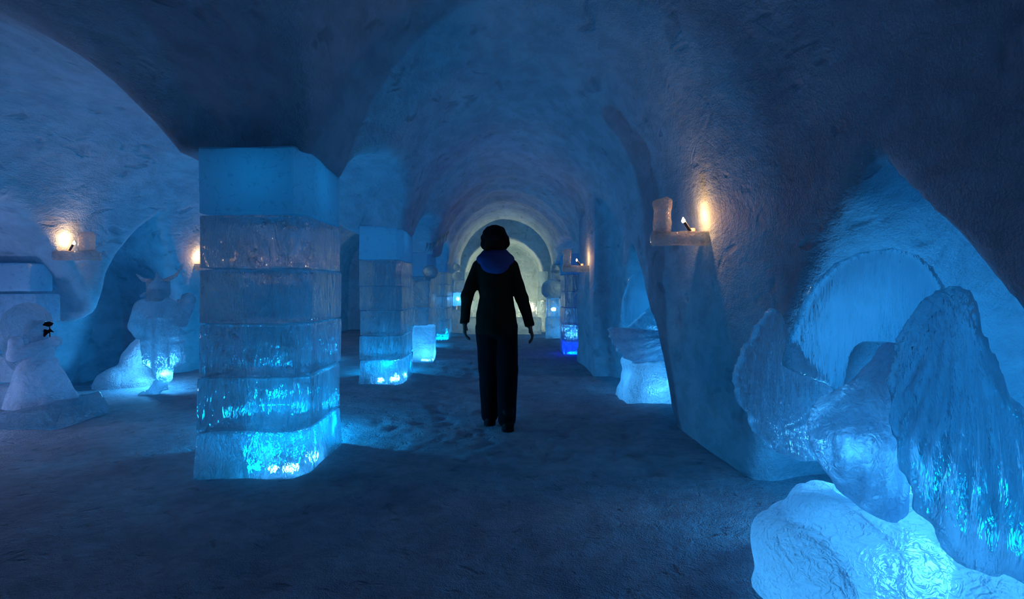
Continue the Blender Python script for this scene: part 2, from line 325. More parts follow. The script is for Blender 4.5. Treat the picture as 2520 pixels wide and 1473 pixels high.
# ------------------------------------------------------------------ the hall cut into the snow
def zs(y): return 1.98-.03*(y-3.5)                     # height at which the side arches spring
BAYS_L = [(-2.8, -.1), (0.0, 3.46), (4.23, 6.85), (7.75, 10.25), (11.2, 12.6), (14.0, 15.6)]
BAYS_R = [(9.15, 9.8), (10.6, 14.9)]
def hall():
    h = .05; lo = (-5.5, -3.0, -.25); A = Field(lo, (3.3, 18.6, 3.5), h); A.f[:] = 1
    x, y, z = A.ax[0][:, None, None], A.ax[1][None, :, None], A.ax[2][None, None, :]
    def vault(x, z, cx, wd, lean, zc, b):
        a = wd-lean*zc
        low = np.abs(x-cx)-(wd-lean*z); up = (np.sqrt(((x-cx)/a)**2+((z-zc)/b)**2)-1)*min(a, b)
        return np.where(z < zc, low, up)
    ring = .022*(np.clip((y-8.5)*.9, 0, 1))*(np.sin(y*4.2)+.4*np.sin(y*9.3+1))
    nv = vault(x, z, .085, 1.37, .045, 1.65, 1.42)+ring
    rp = np.maximum(np.maximum(7.45-y, y-9.1), 1.20-x)             # the pier that stands out on the right
    nv = smax(nv, -rp, .12)
    nv = smax(nv, y-16.0, .15)
    ch = np.maximum(vault(x, z, .04, 1.13, .02, 1.5, 1.05), y-17.9)
    air = smin(nv, ch, .05)
    ai = smax(vault(x, z, -3.1, 1.24, .03, 1.45, 1.3), y-16, .1); air = smin(air, ai, .06)
    def arcade(bays, xc, hw, y0, y1, spr):
        f = z-spr(y)+0*x
        for a, b in bays:
            c, r = (a+b)/2, (b-a)/2+.02; rise = min(.5, .3*(b-a))
            f = np.minimum(f, (np.sqrt(((y-c)/r)**2+((z-spr(c)+.02)/rise)**2)-1)*rise)
        f = np.maximum(np.abs(x-xc)-hw, f); return np.maximum(f, np.maximum(y0-y, y-y1))
    air = smin(air, arcade(BAYS_L, -1.55, .75, -3.2, 15.7, zs), .10)
    def niche(yc, hw0, ht, x0, x1, p=1.6, inner=0.0):
        zz = np.clip(z/ht, 0, 1.2); hw = hw0*(1-np.sign(zz)*np.abs(zz)**p)
        f = (np.abs(y-yc)-hw*(1+inner*np.clip((np.abs(x)-1.6), 0, .5)))*.8
        return smax(np.maximum(np.maximum(f, z-ht-.3), x0-x), x-x1, .5) if x0 > 0 else np.maximum(np.maximum(f, z-ht-.3), np.maximum(x0-x, x-x1))
    air = smin(air, niche(2.12, 1.25, 1.66, 1.0, 2.55, 1.35, .3), .04)
    air = smin(air, niche(6.08, 1.25, 1.66, 1.0, 2.45, 1.45, .2), .04)
    for yc, hw, ht in ((4.9, 1.2, 1.9), (6.95, .80, 2.0), (9.25, .8, 1.9), (11.7, .9, 1.9), (1.2, 1.0, 1.9)):
        air = smin(air, niche(yc, hw, ht, -5.15, -3.9, 3.0), .20)
    air = smin(air, arcade(BAYS_R, 1.75, .75, 9.2, 15.2, lambda y: 1.74), .06)
    air = smin(air, np.maximum(vault(x, z, 2.4, .6, .02, 1.4, .9), np.maximum(9.3-y, y-15.5)), .06)
    A.f[:] = -air
    A.lump(.045, 2.2, 3); A.lump(.014, 9.0, 5); A.lump(.006, 26.0, 8)
    v, f = nets(A.f, A.lo, A.h)
    me = mesh_from_arrays('hall', v, f)
    nr = np.zeros(len(me.vertices)*3, np.float32); me.vertices.foreach_get('normal', nr); nr = nr.reshape(-1, 3)
    c = v[f].mean(1); fn = nr[f].mean(1)
    part = np.where(c[:, 1] > 15.75, 3, np.where((np.abs(c[:, 0]-.05) < 1.40) & (c[:, 2] > 1.92), 2, np.where(c[:, 0] < 0, 0, 1)))
    aisle = (c[:, 0] <= -1.35) & (c[:, 2] > 1.9) & (part == 0); part[aisle] = 2
    for k, nm in enumerate(('wall_left', 'wall_right', 'ceiling', 'wall_back')):
        ff = f[part == k]; u, inv = np.unique(ff, return_inverse=True)
        m2 = mesh_from_arrays(nm, v[u], inv.reshape(-1, 4)); o = link(nm, m2, M['wall']); m2.normals_split_custom_set_from_vertices(nr[u].tolist())
        tag(o, kind='structure')
    bpy.data.meshes.remove(me)
hall()
def ground():
    xs = np.arange(-5.3, 3.2, .045); ys = np.arange(-3, 18.3, .05); X, Y = np.meshgrid(xs, ys, indexing='ij'); Z = 0*X
    rg = np.random.RandomState(4)
    for a, fr, n in ((.012, 2.5, 6), (.006, 9, 8), (.003, 28, 10)):
        for i in range(n):
            th = rg.uniform(0, 6.28); k = fr*rg.uniform(.6, 1.5); Z = Z+a/n*1.6*np.sin(k*(X*math.cos(th)+Y*math.sin(th))+rg.uniform(0, 6.28)+np.sin(Y*k*.3+i))
    for i in range(900):                                            # footprints
        px, py = rg.uniform(-1.1, 1.2), rg.uniform(1.2, 12); th = rg.normal(0, .5)
        a, b = int((px+5.3)/.045), int((py+3)/.05)
        sl = (slice(max(a-5, 0), a+6), slice(max(b-6, 0), b+7)); dx, dy = X[sl]-px, Y[sl]-py
        u = dx*math.cos(th)+dy*math.sin(th); vv = -dx*math.sin(th)+dy*math.cos(th); q = (u/.05)**2+(vv/.13)**2
        Z[sl] += -.008*np.exp(-q)+.004*np.exp(-(q-1.6)**2*2)
    # snow drifted up at the foot of the walls
    nx, ny = X.shape; v = np.stack([X, Y, Z], -1).reshape(-1, 3)
    i, j = np.meshgrid(np.arange(nx-1), np.arange(ny-1), indexing='ij'); a = (i*ny+j).ravel()
    f = np.stack([a, a+ny, a+ny+1, a+1], 1)
    tag(link('floor', mesh_from_arrays('floor', v, f), M['floor']), kind='structure')
ground()

# ------------------------------------------------------------------ ice columns
def block_mesh(name, foot, z0, z1, seed, rough=.004, bev=.012, taper=0.0):
    rg = random.Random(seed); bm = bmesh.new()
    cx = sum(p[0] for p in foot)/len(foot); cyy = sum(p[1] for p in foot)/len(foot)
    j = [(rg.uniform(-.008, .008), rg.uniform(-.008, .008)) for _ in foot]
    lo = [bm.verts.new((p[0]+q[0]+(p[0]-cx)*taper, p[1]+q[1]+(p[1]-cyy)*taper, z0)) for p, q in zip(foot, j)]
    hi = [bm.verts.new((p[0]+q[0], p[1]+q[1], z1+rg.uniform(-.003, .002))) for p, q in zip(foot, j)]
    n = len(foot)
    bm.faces.new(lo[::-1]); bm.faces.new(hi)
    for i in range(n): bm.faces.new((lo[i], lo[(i+1) % n], hi[(i+1) % n], hi[i]))
    bmesh.ops.bevel(bm, geom=bm.edges[:], offset=bev, segments=2, affect='EDGES', profile=.6)
    bmesh.ops.triangulate(bm, faces=[f for f in bm.faces if len(f.verts) > 4])
    bmesh.ops.subdivide_edges(bm, edges=[e for e in bm.edges if e.calc_length() > .12], cuts=3, use_grid_fill=True)
    bmesh.ops.recalc_face_normals(bm, faces=bm.faces[:])
    ph = [rg.uniform(0, 6.28) for _ in range(6)]
    bm.normal_update()
    for v in bm.verts:
        c = v.co; d = math.sin(c.x*13+ph[0])*math.sin(c.z*6+ph[1])+math.sin(c.y*17+ph[2]+c.x*9)*.7+math.sin(c.z*29+ph[3])*.15
        v.co += v.normal*d*rough
    me = bpy.data.meshes.new(name); bm.to_mesh(me); bm.free(); return me
def crack_material():
    m, t, out, N = nt('white_fracture'); L = t.links.new
    tc = N('TexCoord'); mp = N('Mapping'); mp.inputs['Scale'].default_value = (1, 1, .6); L(tc.outputs['Object'], mp.inputs[0])
    a = N('TexNoise', i_Scale=7, i_Detail=3.0); L(mp.outputs[0], a.inputs['Vector'])
    b = N('TexNoise', i_Scale=55, i_Detail=5.0, i_Roughness=.7, i_Distortion=2.0); L(mp.outputs[0], b.inputs['Vector'])
    mu = N('Math', operation='MULTIPLY'); L(ramp(N, t, a.outputs[0], .50, .62), mu.inputs[0]); L(ramp(N, t, b.outputs[0], .50, .56), mu.inputs[1])
    tl = N('BsdfTranslucent'); tl.inputs[0].default_value = (.95, .98, 1, 1); gl = N('BsdfGlossy', i_Roughness=.25)
    x1 = N('MixShader'); x1.inputs[0].default_value = .4; L(tl.outputs[0], x1.inputs[1]); L(gl.outputs[0], x1.inputs[2])
    tr = N('BsdfTransparent'); x2 = N('MixShader'); L(mu.outputs[0], x2.inputs[0]); L(tr.outputs[0], x2.inputs[1]); L(x1.outputs[0], x2.inputs[2])
    L(x2.outputs[0], out.inputs[0]); return m
M['crack'] = crack_material()
def crack(foot, z0, z1, seed, parent):
    rg = np.random.RandomState(seed); x0, x1 = min(p[0] for p in foot)+.05, max(p[0] for p in foot)-.07; y0, y1 = min(p[1] for p in foot)+.06, max(p[1] for p in foot)-.08
    n, mm = 36, 20; u, v = np.meshgrid(np.linspace(0, 1, n), np.linspace(0, 1, mm), indexing='ij')
    X = x0+(x1-x0)*u; Z = z0+.02+(z1-z0-.04)*v; Y = y0+(y1-y0)*(rg.uniform(.15, .5)+.15*np.sin(u*5+rg.uniform(0, 6))+.22*(v-.5)*rg.choice([-1, 1])+.10*np.sin(u*17+v*9+rg.uniform(0, 6))+.05*np.sin(u*41+v*23))
    Y = np.clip(Y, y0, y1); vv = np.stack([X, Y, Z], -1).reshape(-1, 3); i, j = np.meshgrid(np.arange(n-1), np.arange(mm-1), indexing='ij'); a = (i*mm+j).ravel()
    link('crack', mesh_from_arrays('crack', vv, np.stack([a, a+mm, a+mm+1, a+1], 1)), M['crack'], parent)
def column(label, foot, zs_, seed, group='stacked ice block columns', mats=None, name='ice_column', frost=True):
    z0 = zs_[0]; cx = sum(p[0] for p in foot)/len(foot); cyy = sum(p[1] for p in foot)/len(foot)
    t = empty(name, (cx, cyy, 0), label, 'column', group)
    for i in range(len(zs_)-1):
        topb = frost and i == len(zs_)-2
        me = block_mesh('ice_block', foot, zs_[i]+.004, zs_[i+1]-.002, seed*31+i, bev=.014, taper=.05 if i == 0 else 0)
        o = link('ice_block', me, M['top'] if topb else M['base'] if i == 0 else M['block'], t, smooth=False)
        if not topb and foot[0][1] < 12: crack(foot, zs_[i], zs_[i+1], seed*17+i, o)
        if topb: o['label'] = 'cloudy frosted top block under the snow arch'
    return t
def rect(x0, x1, y0, y1, ch=.07): return [(x0, y0), (x1-ch, y0), (x1, y0+ch*1.3), (x1, y1), (x0, y1)]
column('largest nearest column of clear ice blocks, left foreground', rect(-1.85, -1.20, 3.46, 4.23, .08), [-.03, .273, .606, .933, 1.269, 1.602, 2.02], 1)
column('second ice column, behind the big near column and left of the walker', rect(-1.72, -1.22, 6.85, 7.75, .06), [-.03, .29, .58, .885, 1.18, 1.50, 1.92], 2)
column('tall slim ice column behind the round-headed carving', rect(-1.75, -1.30, 10.25, 11.2, .05), [-.03, .2, .48, .77, 1.07, 1.37, 1.80], 3)
column('farthest left ice column, pale strips at its edges, beside the walker\'s arm', rect(-1.50, -1.22, 12.6, 13.9, .05), [-.03, .13, .43, .71, .98, 1.25, 1.52, 1.74], 4)
column('ice column glowing deep blue at the foot, behind the far right pier', [(1.08, 9.8), (1.6, 9.8), (1.6, 10.6), (1.08, 10.6)], [-.03, .22, .52, .82, 1.10, 1.40, 1.76], 5)
column('farthest right ice column behind the round sculpture', [(1.32, 14.9), (1.75, 14.9), (1.75, 15.5), (1.32, 15.5)], [-.03, .3, .6, .9, 1.2, 1.5, 1.78], 6)

# ------------------------------------------------------------------ ice sconces with candles
def sconce(X, Yd, z, sx, label, clabel, blocky=False, watt=4.2, arm=.30):
    """X = wall face, sx = direction from the wall into the room"""
    t = empty('ice_sconce', (X, Yd, z), label, 'wall sconce', 'L-shaped ice candle shelves')
    a = Field((min(X, X+sx*.42)-.08, Yd-.12, z-.15), (max(X, X+sx*.42)+.08, Yd+.12, z+.32), .010)
    a.box((X+sx*(arm/2-.01), Yd, z-.045), (arm/2+.05, .07, .045), .015, .01); a.ell((X+sx*(arm-.005), Yd, z-.035), (.05, .072, .052), .02)
    a.lump(.006, 40, 3); solid('arm', a, M['sconce'], t)
    b = Field((X+sx*(arm-.04)-.12, Yd-.12, z-.05), (X+sx*(arm-.04)+.12, Yd+.12, z+.30), .009)
    if blocky: b.box((X+sx*(arm-.06), Yd, z+.085), (.062, .055, .105), .03)
    else: b.box((X+sx*(arm-.03), Yd, z+.10), (.052, .05, .125), .012, tilt=.05*sx); b.box((X+sx*(arm-.02), Yd, z+.20), (.05, .045, .03), .01, .01, tilt=.3)
    b.lump(.007, 45, 5); solid('upright', b, M['sconce'], t)
    ca = empty('candle', (X+sx*.10, Yd-.02, z), clabel, 'candle', 'candles in the wall sconces')
    c0 = Vector((X+sx*.085, Yd-.02, z+.004)); c1 = c0+Vector((sx*.045, -.01, .062))
    bm = bmesh.new(); bmesh.ops.create_cone(bm, cap_ends=True, segments=20, radius1=.011, radius2=.0105, depth=(c1-c0).length)
    bmesh.ops.transform(bm, matrix=Matrix.Translation((c0+c1)/2) @ (c1-c0).to_track_quat('Z', 'Y').to_matrix().to_4x4(), verts=bm.verts[:])
    me = bpy.data.meshes.new('candle_stick'); bm.to_mesh(me); bm.free(); link('candle_stick', me, M['metal'], ca, False)
    fl = Field(c1-Vector((.03, .03, .03)), c1+Vector((.03, .03, .05)), .0035); fl.ell(c1+Vector((sx*.006, 0, .008)), (.013, .013, .015)).ell(c1+Vector((sx*.008, 0, .022)), (.006, .006, .012), .004)
    solid('flame', fl, M['flame'], ca)
    c2 = Vector((X+sx*.05, Yd+.03, z+.002)); bm = bmesh.new(); bmesh.ops.create_cone(bm, cap_ends=True, segments=20, radius1=.018, radius2=.018, depth=.03)
    bmesh.ops.translate(bm, vec=c2+Vector((0, 0, .012)), verts=bm.verts[:]); me = bpy.data.meshes.new('candle_cup'); bm.to_mesh(me); bm.free(); link('candle_cup', me, M['wax'], ca, False)
    lamp('candle_and_fill_light', (X+sx*.085, Yd-.02, z+.10), WARM, watt, .012)
SC_R1 = (1.375, 3.92, 1.54); SC_R2 = (1.20, 8.15, 1.48)
sconce(*SC_R1, -1, 'L-shaped ice shelf on the near right pier, beside the pointed niche', 'lit tilted candle on the near right ice shelf')
sconce(*SC_R2, -1, 'small L-shaped ice shelf on the far right pier, right of the walker', 'lit candle on the far right ice shelf', watt=3.2)
sconce(-4.33, 5.60, 1.52, 1, 'rounded ice shelf on the left aisle wall, between the two figures', 'lit candle on the left aisle ice shelf', True)
sconce(-4.33, 10.45, 1.50, 1, 'ice shelf seen blurred through the upper middle of the big column', 'lit candle seen glinting through the big column')
sconce(-4.33, 12.75, 1.50, 1, 'ice shelf seen blurred through the right face of the big column', 'lit candle glinting through the right face of the big column')
sconce(-4.33, 8.05, 1.50, 1, 'ice shelf half hidden behind the left edge of the big column', 'lit candle whose glow shows left of the big column')

# ------------------------------------------------------------------ cloaked girl with bird / leaf and stack of blocks
DG = 4.95
def G(px, py, dy=0): return P(px, py, DG+dy)
def girl():
    base = G(115, 1020); t = empty('cloaked_figure', (base.x, DG, 0), 'milky ice figure in a rounded hood and long flared dress, far left', 'ice sculpture')
    f = Field(G(20, 1012)-Vector((.05, .40, 0)), G(210, 735)+Vector((.05, .40, .05)), .011)
    def cone(c0, c1, r0, r1, k=.02):
        c0, c1 = Vector(c0), Vector(c1)
        def fn(x, y, z):
            u = np.clip((z-c0.z)/(c1.z-c0.z), 0, 1); r = r0+(r1-r0)*u; cx = c0.x+(c1.x-c0.x)*u
            fold = 1+.05*np.sin(7*np.arctan2(y-DG, x-cx))*(1-u)
            return np.maximum(np.sqrt((x-cx)**2+((y-DG)*1.15)**2)-r*fold, np.maximum(c0.z-z, z-c1.z))*.85
        f.put((c0.x-r0, DG-r0, c0.z), (c0.x+r0, DG+r0, c1.z), fn, k)
    cone(G(108, 998), G(92, 885), .285, .145)
    f.ell(G(92, 868), (.12, .12, .12), .03)                               # waist and chest
    f.ell(G(90, 815), (.085, .085, .105), .015); f.ell(G(114, 818), (.014, .014, .012), .01)   # face
    for dy, e in ((-.17, G(76, 868)), (.14, G(85, 862))):
        e = e+Vector((0, dy, 0)); f.path([G(72, 838)+Vector((0, dy*.8, 0)), e, G(128, 843)+Vector((0, dy*.3, 0))], [.055, .055, .038], .012)
    f.ell(G(135, 838), (.045, .05, .045), .015); f.ell(G(146, 843), (.03, .03, .035), .01)
    for i in range(4): f.cap(G(136, 832)+Vector((.01, -.05+.015*i, 0)), G(146, 828+3*i)+Vector((0, -.045+.015*i, 0)), .012, .009, .004)
    f.cap(G(60, 965, -.27), G(125, 925, -.20), .012, .008, .01, cut=True)                       # groove across the skirt
    ck = Field(G(5, 940)-Vector((0, .26, 0)), G(135, 738)+Vector((0, .26, 0)), .011)
    ck.ell(G(60, 838), (.165, .17, .29), .03, rot=.12); ck.ell(G(67, 795), (.175, .17, .18), .04); ck.ell(G(104, 826), (.085, .11, .125), .02, cut=True)
    for dy in (-.17,): ck.path([G(72, 842)+Vector((0, dy, 0)), G(76, 868)+Vector((0, dy, 0)), G(128, 843)+Vector((0, dy*.3, 0))], [.065, .062, .042], .012, cut=True)
    ck.lump(.007, 30, 6); solid('hooded_cloak', ck, M['carve'], t)['label'] = 'big rounded hood and cloak'
    f.lump(.006, 30, 2); f.lump(.003, 80, 4)
    solid('figure', f, M['milky'], t)
    b = Field(G(20, 1045)-Vector((0, .45, .0)), G(225, 975)+Vector((0, .45, .02)), .012)
    b.slab([G(38, 1036), G(42, 1004), G(185, 978), G(208, 1014), G(208, 1036)], DG, .62, r=.02); b.lump(.008, 25, 7)
    solid('base_slab', b, M['carve'], t)['label'] = 'clear wedge-shaped foot of ice'
    # the dark leaf she holds
    lf = Field(G(100, 832)-Vector((0, .05, 0)), G(150, 785)+Vector((0, .05, 0)), .0035)
    lf.slab([G(109, 800), G(116, 792), G(126, 790), G(137, 795), G(131, 801), G(123, 803), G(116, 801)], DG-.02, lambda x, z: .012+.004*np.sin(60*x), r=.003)
    lf.slab([G(108, 813), G(115, 809), G(122, 811), G(128, 808), G(138, 817), G(128, 816), G(120, 822), G(113, 829), G(111, 819)], DG-.02, .012, r=.003)
    lf.cap(G(122, 800, -.02), G(123, 833, -.02), .004, .004)
    tag(rebase(solid('dark_leaf', lf, M['leaf']), G(123, 833)), 'black leafy twig held up in the hands of the cloaked ice figure', 'leaf')
girl()
def rough_block(name, c, hf, rot, mat, label, amp=.02, cat='ice block', group=None):
    R = max(hf)*1.5+.05; f = Field((c[0]-R, c[1]-R, c[2]-hf[2]-.06), (c[0]+R, c[1]+R, c[2]+hf[2]+.06), .016)
    f.box(c, (hf[0]-amp*.3, hf[1], hf[2]-amp*.5), .012, rot=rot)
    if amp: f.lump(amp*.7, 16, int(abs(c[0]*100+c[2]*37))); f.lump(amp*.3, 50, 3)
    return tag(rebase(solid(name, f, mat), (c[0], c[1], c[2]-hf[2])), label, cat, group)
GB = 'ice blocks piled behind the cloaked figure'
for (x0, x1, y0, y1, amp, mt, lb) in (
        (-60, 82, 950, 1022, .03, 'rock', 'craggy bright lowest ice block of the pile at the left edge'),
        (-60, 62, 872, 946, .03, 'rock', 'craggy ice block second from the floor in the left edge pile'),
        (-60, 60, 800, 868, .02, 'carve', 'clear ice block level with the cloaked figure\'s shoulder'),
        (-60, 92, 722, 796, .004, 'milky', 'smooth flat block just above the cloaked figure\'s hood'),
        (-60, 74, 645, 718, .006, 'top', 'topmost smooth dim block of the left edge pile')):
    a, b = P(x0, y1, 5.46), P(x1, y0, 5.46)
    rough_block('ice_block', ((a.x+b.x)/2, 5.60, (a.z+b.z)/2), ((b.x-a.x)/2, .15, (b.z-a.z)/2-.004), 0, M[mt], lb, amp, 'ice block', GB)

# ------------------------------------------------------------------ horned warrior
DV = 6.35
def V(px, py, dy=0): return P(px, py, DV)+Vector((0, dy, 0))
def viking():
    base = V(400, 965); t = empty('horned_figure', (base.x, DV, 0), 'clear ice warrior in a horned helmet and tunic, one arm raised', 'ice sculpture')
    f = Field(V(325, 970)-Vector((0, .35, 0)), V(500, 715)+Vector((0, .35, .02)), .012)
    # legs
    f.path([V(415, 890, -.08), V(420, 925, -.10), V(392, 962, -.12)], [.095, .075, .055], .02)
    f.path([V(385, 890, .08), V(380, 925, .10), V(384, 962, .12)], [.085, .065, .055], .02)
    f.cap(V(392, 960, -.12), V(372, 965, -.18), .045, .03, .02); f.cap(V(384, 960, .12), V(366, 965, .08), .045, .03, .02)
    # tunic, flared and belted
    f.slab([V(352, 782), V(437, 782), V(432, 830), V(440, 896), V(424, 902), V(414, 892), V(396, 906), V(372, 896), V(366, 842), V(358, 806)],
           DV, lambda x, z: .30+.05*np.sin(38*x), k=.02, r=.03)
    f.cap(V(366, 838), V(432, 838), .05, .05, .015, flat=(1, .4, 1.6))
    # chest and shoulders
    f.ell(V(392, 762), (.25, .15, .14), .03); f.ell(V(352, 760), (.095, .10, .10), .03)
    f.path([V(352, 762, -.03), V(350, 800, -.13), V(372, 822, -.2)], [.085, .065, .05], .02)
    f.path([V(425, 760), V(452, 786, -.04), V(466, 752, -.05)], [.10, .075, .07], .02)
    f.path([V(466, 755, -.05), V(470, 735, -.05)], [.065, .075], .02)
    for i in range(4): f.cap(V(462+6*i, 738, -.05), V(458+7*i, 727+(i % 2)*2, -.06), .022, .018, .008)
    f.cap(V(456, 748, -.05), V(449, 740, -.07), .02, .016, .008)
    f.cap(V(389, 742), V(389, 730), .09, .10, .02)
    f.lump(.010, 26, 2); f.lump(.006, 60, 9)
    solid('figure', f, M['carve'], t)
    hd = Field(V(355, 748)-Vector((0, .2, 0)), V(428, 662)+Vector((0, .2, 0)), .009)
    hd.ell(V(390, 716), (.105, .12, .13), .01)
    hd.put(V(362, 735)-Vector((0, .13, 0)), V(420, 690)+Vector((0, .13, 0)), lambda x, y, z: np.maximum(np.sqrt((x-V(390, 0).x)**2+(y-DV)**2)-.118, np.abs(z-V(0, 708).z)-.075), .02)
    hd.cap(V(392, 700), V(386, 671), .07, .012, .01); hd.cap(V(358+12, 722, -.09), V(363, 728, -.12), .02, .014, .01)
    for s_ in (0, 1): hd.ell(V(378+18*s_, 712, -.115), (.02, .02, .013), .006, cut=True)
    hd.cap(V(375, 736, -.07), V(404, 736, -.07), .035, .035, .02)
    hd.lump(.006, 35, 6); solid('helmeted_head', hd, M['carve'], t)
    for pts, r in (([V(372, 692), V(352, 688), V(335, 674)], [.028, .02, .006]), ([V(408, 690), V(432, 678), V(450, 654)], [.028, .018, .005])):
        g = Field(Vector([min(p[i] for p in pts) for i in range(3)])-Vector((.06,)*3), Vector([max(p[i] for p in pts) for i in range(3)])+Vector((.06,)*3), .006)
        g.path(pts, r, .01); solid('horn', g, M['sconce'], t)
viking()
# heaped snow beside the warrior, lit from behind
hp = Field(P(235, 985, 6.9)-Vector((.1, .5, 0)), P(372, 800, 6.9)+Vector((.25, .45, .1)), .02)
hp.ell(P(310, 968, 6.85)-Vector((0, 0, .0)), (.42, .30, .26), .05).ell(P(335, 900, 6.95), (.17, .20, .50), .1, rot=-.35).ell(P(275, 950, 6.7), (.2, .2, .2), .08)
hp.lump(.05, 9, 3); hp.lump(.015, 30, 1)
tag(rebase(solid('snow_heap', hp, M['rock']), P(310, 975, 6.85)), 'heaped bright ice and snow beside the horned figure\'s legs', 'ice heap')

# ------------------------------------------------------------------ near winged sculpture
def P2(px, py, D): p = P(px, py, D); return p.x, p.z
def wing(name, px, D, bow, th, mat, parent, h=.013, feathers=None, stripe=None, label=None):
    """a wing from a photo outline at depth D, bowed in depth, with ribs cut by stripe (angle, frequency, depth)"""
    pts = [P(a, b, D) for a, b in px]
    xs = [p.x for p in pts]; zz = [p.z for p in pts]; x0, x1, z0, z1 = min(xs), max(xs), min(zz), max(zz)
    yc = lambda x, z: D+bow[0]*((x-x0)/(x1-x0)-.5)+bow[1]*np.sin(np.pi*(x-x0)/(x1-x0))+bow[2]*((z-z0)/(z1-z0)-.5)+bow[3]*np.sin(np.pi*(z-z0)/(z1-z0))
    m = sum(abs(b) for b in bow)+th+.05
    f = Field((x0-.04, D-m, z0-.04), (x1+.04, D+m, z1+.04), h)
    gr = None
    if stripe:
        sx_, sz_, fr, dp, pv = stripe
        gr = lambda x, z: dp*np.sin(fr*np.arctan2(z-pv[1], x-pv[0])) if sx_ == 0 else dp*np.sin(fr*(sx_*x+sz_*z)+2*np.sin(5*z))
    f.slab(pts, yc, th, r=.008, grooves=gr); f.lump(.006, 24, len(px))
    o = solid(name, f, mat, parent)
    if label: o['label'] = label
    return o
NEAR = empty('winged_figure', (1.45, 2.15, 0), 'huge ice bird figure with spread wings in the near right niche', 'ice sculpture', 'winged ice figures in the right niches')
# mound that carries it
md = Field((.85, 1.55, -.06), (2.35, 2.75, .62), .016)
md.ell((1.36, 2.12, .11), (.35, .32, .23), .05).ell((1.50, 2.02, .16), (.26, .24, .15), .05).ell((1.66, 1.86, .03), (.36, .30, .17), .08)
md.f -= .02; md.lump(.035, 10, 6); md.lump(.012, 34, 2)
x_, y_, z_ = md.ax[0][:, None, None], md.ax[1][None, :, None], md.ax[2][None, None, :]
md.f -= (.030*np.abs(np.sin(10*x_-8*y_+9*z_+1.5*np.sin(6*y_)))+.018*np.abs(np.sin(19*x_+9*y_-14*z_+2*np.sin(5*x_)))).astype(np.float32)
mo = solid('rough_mound', md, M['rock'], NEAR); mo['label'] = 'craggy glowing mound of ice at its foot'
# stem rising from the mound
st = Field((1.2, 1.9, .1), (1.75, 2.5, .95), .012)
st.path([Vector((1.47, 2.2, .22)), Vector((1.46, 2.2, .42)), Vector((1.44, 2.22, .62)), Vector((1.47, 2.25, .85))], [.19, .14, .12, .10], .05, flat=(1, 1.3, 1)); st.lump(.008, 22, 3)
solid('stem', st, M['carve'], NEAR)
wing('breast', [(2172, 838), (2120, 885), (2070, 935), (2020, 968), (1995, 1000), (1984, 1045), (1990, 1090), (2010, 1140), (2048, 1195), (2095, 1235), (2150, 1262), (2215, 1262), (2240, 1180), (2225, 1060), (2195, 900)],
     2.06, (.06, -.08, 0, 0), .09, M['milky'], NEAR, stripe=(1, .1, 90, .10, None), label='smooth swelling breast plate of ice')
wing('shell', [(1935, 900), (1945, 830), (1975, 760), (2010, 700), (2070, 645), (2130, 618), (2200, 609), (2255, 625), (2295, 655), (2325, 700), (2335, 760), (2330, 1000), (2250, 1100), (2150, 1080), (2060, 960)],
     2.24, (.02, .02, 0, .02), .06, M['clear'], NEAR, h=.015, label='broad rounded shell of clear ice behind the wings')
wing('wing', [(1886, 755), (1862, 790), (1850, 800), (1835, 840), (1822, 845), (1812, 880), (1800, 905), (1798, 935), (1806, 955), (1802, 962), (1812, 990), (1838, 1018), (1833, 1030), (1845, 1058), (1878, 1082), (1884, 1100), (1905, 1108), (1960, 1130), (2020, 1130),
              (2085, 1060), (2080, 960), (2040, 935), (1975, 880), (1930, 820), (1905, 765)],
     2.34, (.10, -.03, 0, .02), .055, M['sheet'], NEAR, h=.011, stripe=(0, 0, 110, .22, P2(2100, 1060, 2.38)), label='feathered wing reaching out to the left')
wing('wing', [(2318, 698), (2285, 715), (2250, 745), (2215, 790), (2190, 838), (2172, 900), (2163, 980), (2168, 1060), (2180, 1130), (2205, 1200), (2208, 1235), (2245, 1262), (2258, 1290), (2275, 1325), (2295, 1350), (2340, 1362), (2400, 1372), (2440, 1392),
              (2500, 1382), (2580, 1350), (2640, 1250), (2640, 1120), (2560, 1090), (2500, 1050), (2440, 1005), (2395, 960), (2370, 900), (2345, 800), (2330, 720)],
     1.85, (.08, -.08, .05, -.04), .075, M['sheet'], NEAR, h=.012, stripe=(0, 0, 60, .26, P2(2330, 640, 1.85)), label='great folded wing sweeping down to the right')

# ------------------------------------------------------------------ far winged sculpture
FAR = empty('winged_figure', (1.52, 6.0, 0), 'smaller-looking winged ice figure peering from the farther right niche', 'ice sculpture', 'winged ice figures in the right niches')
fp = Field((1.15, 5.55, -.05), (1.95, 6.4, .60), .014)
fp.slab([P(1538, 1000, 5.75), P(1542, 960, 5.75), P(1556, 925, 5.75), P(1555, 893, 5.75), P(1700, 880, 5.75), P(1715, 1000, 5.75)], 5.95, .55, r=.03); fp.lump(.03, 14, 4); fp.lump(.01, 45, 2)
solid('pedestal', fp, M['rock'], FAR)['label'] = 'bright craggy ice foot'
wing('wing', [(1488, 808), (1500, 802), (1530, 804), (1620, 812), (1700, 830), (1700, 912), (1640, 915), (1600, 900), (1556, 894), (1552, 884), (1530, 878), (1528, 868), (1514, 862), (1514, 850), (1503, 846), (1502, 832), (1494, 828), (1496, 818)],
     5.85, (.2, -.08, 0, .03), .09, M['milky'], FAR, h=.013, stripe=(0, 0, 44, .35, P2(1720, 820, 5.85)), label='feathered wing pointing to the left')
wing('breast', [(1540, 806), (1572, 775), (1592, 756), (1604, 745), (1640, 720), (1690, 740), (1700, 840), (1600, 830)], 6.0, (.1, -.1, 0, 0), .10, M['carve'], FAR, stripe=(.6, 1, 70, .12, None))
